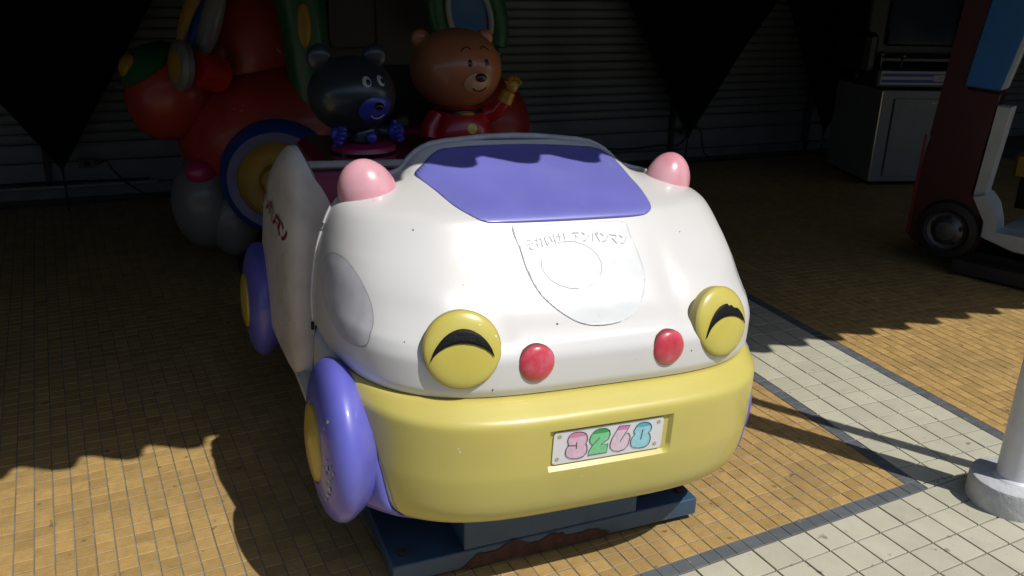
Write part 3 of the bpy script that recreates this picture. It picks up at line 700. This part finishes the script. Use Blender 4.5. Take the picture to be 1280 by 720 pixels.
# ---------------------------------------------------------------- building shell and awning
bld=empty('arcade_building',(0,0,0),label='dark arcade building shell behind the shutter and under the awning',cat='building')
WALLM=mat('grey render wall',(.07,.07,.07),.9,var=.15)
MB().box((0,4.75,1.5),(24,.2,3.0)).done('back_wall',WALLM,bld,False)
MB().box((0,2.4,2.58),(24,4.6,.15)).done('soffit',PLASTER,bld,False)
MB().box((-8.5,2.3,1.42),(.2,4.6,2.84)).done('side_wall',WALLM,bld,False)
MB().box((9.5,2.3,1.42),(.2,4.6,2.84)).done('side_wall',WALLM,bld,False)
aw=empty('awning',(0,-.09,2.16),label='dark awning with a scalloped valance shading the arcade floor',cat='awning')
v=[];f=[];n=640;X0,X1=-9,10
for i in range(n+1):
    x=X0+(X1-X0)*i/n; lob=int((x+40)/.197); random.seed(lob); am=random.uniform(.85,1.12); sk=random.uniform(-.02,.02); ph=((x+.763)/.197)%1.0; zb=-.015-.13*am*(1-abs(math.cos(math.pi*ph))**3.2)
    v+=[(x,0,zb),(x,0,.16),(x,.3,.42)]
    if i: a=3*(i-1);b=3*i; f+=[(a,b,b+1,a+1),(a+1,b+1,b+2,a+2)]
o=MB().add(v,f).done('valance',mat('awning fabric',(.05,.06,.055),.9),aw,False); md=o.modifiers.new('t','SOLIDIFY'); md.thickness=.004
MB().tube([(-9,.01,.05),(10,.01,.05)],.02,8).done('front_rail',PAINTW,aw)
opp=empty('sky_block_building',(0,-13,0),label='plain concrete building added unseen across the street to darken the arcade',cat='building')  # unseen building, added to cut low sky light reaching the arcade
MB().box((0,-1.5,2.8),(60,3,5.6)).done('facade',mat('street concrete',(.16,.155,.15),.9,var=.15,scale=.8),opp,False)
for i in range(-9,10):
    for k in range(2): MB().box((i*3.0,.02,1.6+k*2.4),(1.6,.08,1.5)).done('window',mat('street window',(.02,.025,.03),.15),opp,False)  # panes dressing the added unseen building
# shutter of single slats
SHY=4.60
sh=empty('roller_shutter',(0,SHY,0),label='grey steel roller shutter closing the back of the arcade',cat='shutter')
SLW=19.4
def slat_mesh(name,z0,h,dep=.012):
    sec=[(0,0),(-dep*.3,.004),(-dep,h*.22),(-dep*1.15,h*.5),(-dep,h*.78),(-dep*.3,h-.006),(0,h-.003)]
    rows=[[( -7.9,y,z) for y,z in sec],[(-7.9+SLW*.5,y,z) for y,z in sec],[(-7.9+SLW,y,z) for y,z in sec]]
    return MB().grid(rows,False)
first=slat_mesh('slat',0,.0635).done('slat',SHUT,sh)
first.location=(0,0,.275+.12)
for k in range(1,38):
    o=first.copy(); C.objects.link(o); o.parent=sh; o.location=(0,0,.395+k*.0655)
slat_mesh('bottom_panel',0,.118,.010).done('bottom_panel',SHUT,sh).location=(0,0,.272)
MB().box((1.8,-.004,.19),(SLW,.03,.155),bev=.004).done('bottom_bar',SHUT,sh)
MB().box((1.8,-.02,.075),(SLW,.08,.07),bev=.004).done('floor_guide',mat('worn aluminium guide',(.2,.21,.21),.5,var=.2),sh)
MB().box((1.8,.02,.03),(SLW,.1,.06)).done('shutter_backing',WALLM,sh)
MB().box((1.8,.03,1.4),(SLW,.02,2.8)).done('shutter_backing',WALLM,sh,False)
for x in (-5.2,1.86,3.27,-2.86): MB().box((x,-.03,.10+.18),(.035,.05,.5) if x in(1.86,-2.86) else (.06,.06,2.6),bev=.004).done('guide_post',WALLM,sh)
# cable tray / conduit along the shutter foot and sockets
CAB=mat('black cable',(.01,.01,.01),.6)
def wavy(x0,x1,y,z,amp,seed,n=24):
    r=random.Random(seed); ph=r.random()*6; return [(x0+(x1-x0)*i/n,y+amp*.4*math.sin(i*.9+ph),z+amp*math.sin(i*.7+ph)+r.uniform(-1,1)*amp*.2) for i in range(n+1)]
tag(MB().tube(wavy(-6,-2.25,4.46,.165,.006,1),.008,6).done('power_cable',CAB),'black power cable running along the shutter foot left of the red ride','cable')
tag(MB().tube(wavy(.3,1.86,4.46,.17,.008,2)+[(1.9,4.46,.19),(1.95,4.46,.25)],.007,6).done('power_cable',CAB),'black power cable running behind the car to the right wall socket','cable')
tag(MB().tube([(1.97,4.46,.30),(2.03,4.45,.32),(2.07,4.44,.27),(2.09,4.44,.18),(2.11,4.43,.1),(2.17,4.42,.055),(2.3,4.40,.045)],.006,6).done('power_cable',CAB),'short black cable looping down from the right wall socket','cable')
tag(MB().tube([(-2.55,4.46,.27),(-2.50,4.45,.30),(-2.47,4.44,.24),(-2.40,4.42,.15),(-2.28,4.40,.06),(-1.9,4.38,.03),(-1.6,4.3,.0)],.006,6).done('power_cable',CAB),'black cable drooping from the left wall socket to the red ride','cable')
tag(MB().tube([(-6.0,4.50,.125),(-2.2,4.50,.125)],.012,8).done('conduit',mat('grey conduit',(.3,.31,.3),.5)),'thin grey conduit along the foot of the shutter','conduit')
for x,lb in ((-2.62,'left'),(1.97,'right')):
    t=empty('wall_socket',(x,4.52,.27),label='small grey outlet box with cables low on the shutter at the '+lb,cat='socket',group='outlet boxes on the shutter')
    MB().box((0,0,0),(.10,.04,.06),bev=.006).done('socket_box',mat('outlet box grey',(.13,.13,.125),.6),t); MB().box((.0,-.03,.0),(.03,.03,.025),bev=.004).done('plug',CAB,t)
tag(MB().box((-.02,4.54,.60),(.11,.05,.20),bev=.006).done('meter_box',mat('dark meter box',(.02,.02,.02),.6)),'small dark switch box on the shutter right of the red ride','box')
# black hanging fabric pennants: gathered cloth, tip tied to a cord
def pennant(tip,topL,topR,y,label,seed):
    t=empty('black_pennant',(tip[0],y,tip[1]),label=label,cat='banner',group='black pennants hanging before the shutter')
    H=2.82-tip[1]; sL=(topL[0]-tip[0])/(topL[1]-tip[1]); sR=(topR[0]-tip[0])/(topR[1]-tip[1]); rows=[]
    for i in range(40):
        h=H*i/39; row=[]
        for j in range(25):
            u=j/24; x=(sL*(1-u)+sR*u)*h; row.append((x,.06*math.sin(u*19+seed)*min(1,h*1.4)+.01*math.sin(h*6+u*4),h))
        rows.append(row)
    o=MB().grid(rows).done('cloth',mat('black banner cloth',(.009,.009,.009),.95,spec=.05),t); md=o.modifiers.new('t','SOLIDIFY'); md.thickness=.003
    MB().tube([(0,0,.02),(.003,.01,-.1),(.0,.02,-tip[1]+.01)],.006,6).done('tie_cord',CAB,t)
    MB().box((0,0,.01),(.02,.02,.05),bev=.004).done('clip',CAB,t)
pennant((-2.75,.276),(-3.027,.698),(-2.113,1.299),4.3,'black cloth pennant tapering to a point left of the red ride',0)
pennant((1.85,.276),(1.243,1.328),(2.543,1.216),4.3,'black cloth pennant tapering to a point right of the white car',1)
pennant((3.249,.245),(2.844,1.09),(3.9,1.3),4.3,'black cloth pennant hanging behind the arcade cabinet',2)
# ---------------------------------------------------------------- big red ride behind
RR=mat('red ride gelcoat',(.36,.035,.018),.42,var=.12,scale=5,coat=.15,dirt=(.16,.03,.02),dscale=8,damt=.5,chips=(.4,.4,.4),cthr=.96,cscale=60)
RG=mat('green ride gelcoat',(.015,.11,.035),.4,var=.1,coat=.2)
RB=mat('blue ride gelcoat',(.006,.05,.24),.4,var=.12,coat=.3)
RY=mat('ochre ride gelcoat',(.34,.19,.012),.45,var=.15,coat=.2)
RS=mat('silver ride paint',(.17,.17,.16),.45,var=.12,coat=.3)
RC=mat('beige ride panel',(.09,.085,.07),.6,var=.1)
ride=empty('red_vehicle_ride',(-1.2,2.95,0),label='large red cartoon vehicle ride with blue tyre and green window posts',cat='kiddie ride')
def rl(x,y,z): return (x+1.2,y-2.95,z)
MB().ell(rl(-1.62,2.98,.72),(.47,.42,.36),40,24,Matrix.Rotation(-.25,3,'Y')).done('fuselage',RR,ride)
MB().ell(rl(-1.66,3.12,1.12),(.33,.34,.42),36,22).done('bonnet',RR,ride)
MB().ell(rl(-1.62,3.25,1.42),(.33,.26,.16),30,14).done('roof_cap',RG,ride)
MB().ell(rl(-2.10,2.9,.93),(.20,.2,.24),30,18,Matrix.Rotation(.3,3,'Y')).done('nose_cone',RR,ride)
MB().rev([(.15,0),(.165,.02),(.12,.07),(.05,.10),(.01,.11)],rl(-2.17,2.88,1.05),(-.55,-.1,.8),28).done('nose_cap',RG,ride)
MB().rev([(.05,-.02),(.06,.02),(.04,.04),(.01,.05)],rl(-2.26,2.84,1.06),(-.8,-.4,.35),24).done('nose_button',RY,ride)
MB().ell(rl(-2.0,2.74,.56),(.075,.07,.06),18,12).done('side_knob',MAG,ride)
MB().tube([rl(-1.88,2.72,1.03),rl(-2.0,2.58,1.08)],[.085,.08],18).done('lamp_stem',REDT,ride)
lp=MB().rev([(.05,-.03),(.105,-.01),(.115,.02),(.10,.04),(.085,.045)],rl(-2.03,2.56,1.09),(-.9,-.28,.1),30).done('side_lamp',RS,ride)
MB().rev([(.082,.04),(.06,.055),(.01,.06)],rl(-2.03,2.56,1.09),(-.9,-.28,.1),26).done('lamp_lens',RY,lp)
def blade(c,a,b,th,tilt,m,name):
    M=Matrix.Rotation(tilt,3,'Y'); return MB().ell(rl(*c),(a,th,b),26,16,M).done(name,m,ride)
blade((-1.90,2.70,1.25),.055,.20,.05,.38,RS,'side_fin'); blade((-1.935,2.72,1.24),.05,.17,.05,.40,RB,'fin_stripe'); blade((-1.95,2.78,1.33),.05,.22,.05,.42,RY,'fin_stripe')
MB().ell(rl(-1.98,2.85,.38),(.17,.2,.24),26,16).ell(rl(-1.86,2.80,.30),(.13,.18,.20),24,14).done('front_bumper',RS,ride)
wd=Vector((-.25,-1,0)).normalized()
wh=MB().rev([(.2,-.16),(.27,-.12),(.285,-.04),(.27,.02),(.235,.05),(.19,.045),(.18,.02)],rl(-1.655,2.50,.555),wd,44,True,False).done('wheel',RB,ride)
MB().rev([(.19,-.02),(.19,.04),(.165,.055),(.12,.045),(.09,.05),(.07,.08),(.01,.09)],rl(-1.655,2.50,.555),wd,40).done('wheel_hub',RY,wh)
MB().box(rl(-.9,3.0,.38),(1.3,.7,.5),bev=.08).done('chassis',RR,ride)
MB().box(rl(-.98,3.0,.66),(.9,.6,.12),bev=.04).done('deck',DECKR,ride)
MB().tube([rl(-1.42,2.72,.62),rl(-1.44,2.72,1.0),rl(-1.47,2.74,1.35),rl(-1.52,2.78,1.7)],[.10,.11,.12,.12],20).done('front_post',RG,ride)
MB().ell(rl(-1.475,2.615,1.26),(.034,.015,.105),18,14).done('post_inset',RY,ride)
# right window arch (rounded ring of tube) with blue pane
cx,cz=-.60,1.30; ring=[rl(cx+.17*math.copysign(abs(math.cos(t))**.8,math.cos(t))+.05*math.sin(t)*-1,2.78,cz+.24*math.sin(t)) for t in [k*math.pi/18 for k in range(37)]]
MB().tube(ring,.055,12,False).done('window_frame',RG,ride)
ring2=[rl(cx+.115*math.cos(t)-.035*math.sin(t),2.735,cz+.18*math.sin(t)) for t in [k*math.pi/18 for k in range(37)]]
MB().tube(ring2,.016,10,False).done('window_trim',mat('pale window trim',(.35,.37,.36),.5),ride)
MB().grid([[rl(cx,2.75,cz)]*37,[(p[0],p[1]+.01,p[2]) for p in ring2]]).done('window_pane',mat('blue window panel',(.01,.11,.30),.3,coat=.3),ride)
MB().box(rl(-1.02,3.2,1.28),(.8,.06,.60),bev=.03).done('back_panel',RC,ride)
MB().tube([rl(-1.12+.13*math.copysign(min(1,abs(math.cos(t))*1.3),math.cos(t)),3.165,1.3+.2*math.copysign(min(1,abs(math.sin(t))*1.3),math.sin(t))) for t in [k*math.pi/16 for k in range(33)]],.008,8,False).done('panel_relief',RC,ride)
MB().box(rl(-1.0,3.22,.86),(.9,.1,.34),bev=.02).done('seat_well',DARK,ride)
MB().box(rl(-.93,2.9,.72),(.07,.05,.09),bev=.012).done('control_box',mat('brass control box',(.12,.10,.05),.5),ride)
MB().ell(rl(-.44,2.85,.70),(.22,.26,.28),30,20).done('rear_fender',RR,ride)
rw=MB().rev([(.1,-.05),(.17,-.03),(.18,.02),(.15,.04)],rl(-.28,2.95,.74),(.9,-.42,0),32).done('rear_wheel',RS,ride)
MB().rev([(.12,.03),(.11,.05),(.01,.06)],rl(-.28,2.95,.74),(.9,-.42,0),28).done('rear_hub',RY,rw)
MB().box(rl(-1.2,3.0,.07),(1.3,.8,.14),bev=.01).done('base',DARK,ride)
MB().rev([(.04,0),(.05,.02),(.03,.04)],rl(-1.47,2.72,1.04),(-.3,-1,.2),18).done('side_light',RY,ride)
# ---------------------------------------------------------------- arcade cabinet (front along +x turned by -15.7 deg)
CW=mat('grey laminate',(.24,.25,.245),.5,var=.06,dirt=(.16,.16,.15),damt=.3)
cab=empty('arcade_cabinet',(2.92,3.38,0),-math.radians(15.7),label='grey arcade cabinet with dark screen and blue striped control panel',cat='arcade cabinet')
MB().box((.40,.36,.385),(.80,.72,.70),bev=.004).done('cabinet_base',CW,cab)
MB().box((.40,.36,.02),(.72,.64,.04)).done('plinth',DARK,cab)
for z in (.08,): MB().box((.003,-.003,.385),(.012,.012,.69),bev=.003).done('corner_trim',mat('bare aluminium',(.55,.52,.42),.3,metal=.8),cab)
MB().box((.42,-.004,.375),(.62,.012,.60),bev=.003).done('service_door',CW,cab)
MB().box((.42,-.012,.645),(.05,.01,.012),bev=.003).done('door_lock',mat('lock metal',(.3,.3,.3),.3,metal=1),cab)
for z in (.085,.668): MB().box((.42,-.0025,z),(.64,.004,.005)).done('door_gap',DARK,cab)
MB().box((.105,-.0025,.375),(.004,.004,.58)).done('door_gap',DARK,cab)
MB().box((.36,.08,.83),(.92,.30,.135),bev=.012).done('control_panel',mat('cabinet dark panel',(.03,.035,.035),.4),cab)
MB().box((.36,-.072,.836),(.86,.004,.098)).done('panel_strip',mat('strip silver',(.38,.39,.40),.4),cab)
for z in (.856,.812): MB().box((.36,-.0755,z),(.84,.003,.022)).done('blue_stripe',mat('stripe blue',(.01,.04,.30),.4),cab)
MB().box((.44,-.078,.836),(.20,.003,.05)).done('strip_badge',mat('badge pale',(.36,.36,.33),.5,var=.6,scale=120),cab)
MB().tube([(-.06,-.02,.90),(-.07,-.03,.985)],.008,8).ell((-.07,-.03,1.0),(.024,.024,.024),14,10).done('joystick',mat('joystick black',(.03,.03,.03),.25,coat=1),cab)
MB().tube([(.10,-.02,.90),(.10,-.03,.975)],.008,8).ell((.10,-.03,.99),(.022,.022,.022),14,10).done('joystick',mat('joystick black',(.03,.03,.03),.25,coat=1),cab)
MB().box((.40,.50,1.35),(.92,.5,.95),bev=.015).done('monitor_housing',mat('housing dark',(.014,.016,.016),.35),cab)
MB().box((.42,.235,1.30),(.66,.03,.52),bev=.02).done('screen',mat('dark screen glass',(.004,.005,.005),.06,coat=.5),cab)
MB().box((.40,.20,.945),(.80,.10,.06),bev=.02).done('screen_ledge',mat('ledge grey',(.04,.045,.045),.2,coat=.5),cab)
MB().box((-.13,.22,1.0),(.10,.45,.30),bev=.03).done('side_speaker',mat('housing dark',(.014,.016,.016),.35),cab)
tp=empty('price_poster',(3.75,3.05,0),-math.radians(15.7),label='cream and orange instruction placard standing behind the truck ride',cat='placard')
MB().box((.02,0,1.15),(.16,.02,.42),bev=.004).done('board',mat('placard cream',(.34,.30,.20),.5),tp)
for z in (1.33,1.28): MB().box((.02,-.012,z),(.12,.003,.03)).done('print_bar',mat('placard print dark',(.10,.05,.03),.6,var=.5,scale=200),tp)
MB().rev([(.05,0),(.05,.003)],(.02,-.012,1.16),(0,-1,0),20).done('print_disc',mat('placard orange',(.4,.16,.02),.5),tp)
MB().box((.02,-.012,1.04),(.10,.003,.05)).done('print_bar',mat('placard print dark',(.10,.05,.03),.6,var=.5,scale=200),tp)
MB().box((.02,.02,.48),(.05,.02,.96)).done('stand',DARK,tp)
# ---------------------------------------------------------------- truck ride at right: s runs towards the camera, n faces the viewer
TD=Vector((.4,-.92,0)).normalized(); TN=Vector((-.92,-.4,0)).normalized()
tr=empty('truck_ride',(1.85,1.6,0),label='dark red truck ride with silver hub wheel and blue side panel',cat='kiddie ride')
TRM=Matrix(((TD.x,-TN.x,0),(TD.y,-TN.y,0),(0,0,1)))   # columns: s, depth(-n), z
def tl(s,d,z): return TRM@Vector((s,d,z))
DR=mat('dark red truck paint',(.045,.004,.007),.4,var=.15,coat=.3)
TW=mat('pale truck paint',(.40,.44,.45),.5,var=.08,dirt=(.25,.26,.26),damt=.4)
TB=mat('blue truck panel',(.012,.12,.36),.4,var=.08,coat=.2)
def prism(pts,d0,d1,name,m,bev=.006):
    # polygon in (s,z) extruded in depth with a small chamfer
    n=len(pts); cx=sum(p[0] for p in pts)/n; cz=sum(p[1] for p in pts)/n
    def sc(k): return [(cx+(p[0]-cx)*(1-k/max(math.dist(p,(cx,cz)),.01)),cz+(p[1]-cz)*(1-k/max(math.dist(p,(cx,cz)),.01))) for p in pts]
    a=sc(bev); return MB().grid([[tl(s,d0,z) for s,z in a],[tl(s,d0+bev,z) for s,z in pts],[tl(s,d1-bev,z) for s,z in pts],[tl(s,d1,z) for s,z in a]],True,True,True).done(name,m,tr)
prism([(-.27,.17),(-.262,.42),(-.245,.66),(-.232,.72),(-.238,.735),(-.215,1.1),(-.19,1.45),(-.17,1.9),(.02,1.9),(-.055,1.46),(-.09,1.0),(.075,.99),(.05,.62),(.038,.44),(.085,.40),(.125,.2),(.1,.13),(-.22,.13)],0,.10,'front_pillar',DR,.008)
prism([(-.262,.735),(-.25,.735),(-.25,.17),(-.27,.17)],-.004,.0,'red_edge_trim',mat('red edge trim',(.16,.01,.012),.4,coat=.3),.001)
prism([(-.055,1.46),(-.10,1.012),(.073,1.005),(.16,1.46),(.2,1.9),(.02,1.9)],-.018,.05,'blue_panel',TB,.006)
prism([(.075,1.01),(.095,1.02),(.18,1.45),(.22,1.9),(.20,1.9),(.16,1.46)],-.012,.04,'panel_trim',TW,.003)
prism([(.074,.93),(.14,.93),(.105,.48),(.125,.39),(.047,.44)],-.01,.08,'door_strut',TW,.006)
prism([(.05,.445),(.105,.47),(.15,.42),(.18,.33),(.19,.275),(.36,.275),(.62,.26),(.62,.19),(.30,.19),(.13,.235),(.125,.32)],-.03,.12,'wheel_arch_step',TW,.008)
prism([(.19,.276),(.9,.262),(.9,.23),(.19,.24)],.12,.6,'footwell_floor',TW,.004)
prism([(.02,.09),(.95,.09),(.95,.02),(.02,.02)],-.05,.7,'base_plate',mat('brown base paint',(.035,.025,.022),.6),.004)
prism([(-.2,.13),(.95,.13),(.95,.09),(-.2,.09)],.05,.65,'under_frame',DARK,.004)
prism([(.45,.0),(.9,.0),(.9,.45),(.45,.45)],.30,.62,'seat_block',mat('yellow seat vinyl',(.28,.15,.02),.5,var=.1),.03)
prism([(.10,.50),(.55,.50),(.55,.62),(.10,.62)],.42,.60,'yellow_dash',mat('yellow seat vinyl',(.28,.15,.02),.5,var=.1),.02)
prism([(.1,.28),(.95,.28),(.95,1.9),(.1,1.9)],.62,.66,'inner_wall',mat('truck inner dark',(.03,.02,.015),.7),.004)
prism([(.30,1.0),(.95,1.0),(.95,1.04),(.30,1.04)],.0,.03,'red_rail',DR,.004)
prism([(-.17,1.9),(.95,1.9),(.95,1.96),(-.17,1.96)],-.03,.66,'roof',DR,.01)
prism([(.80,.13),(.95,.13),(.95,1.9),(.80,1.9)],.0,.10,'rear_pillar',DR,.01)
wt=MB().rev([(.10,-.09),(.155,-.08),(.165,-.06),(.165,.0),(.155,.02),(.12,.028),(.105,.018)],tl(-.045,-.01,.235),TN,48,True,False).done('wheel',BLACKR,tr)
for k in range(28):
    a=k*2*math.pi/28; MB().box(tl(-.045+.164*math.cos(a),.022,.235+.164*math.sin(a)),(.03,.05,.008),bev=.002,M=(TRM@Matrix.Rotation(-(a+math.pi/2),3,'Y'))).done('tread_block',BLACKR,wt)
CH=mat('dull chrome hub',(.13,.135,.14),.5,metal=.8,var=.15)
hb=MB().rev([(.104,.0),(.102,.022),(.085,.015),(.06,.03),(.052,.045),(.03,.05),(.002,.052)],tl(-.045,-.01,.235),TN,40).done('hub_cap',CH,wt)
for k in range(5):
    a=k*2*math.pi/5+.3; MB().rev([(.014,0),(.014,.006),(.001,.008)],tl(-.045+.073*math.cos(a),-.028,.235+.073*math.sin(a)),TN,12).done("hub_slot",DARK,wt)
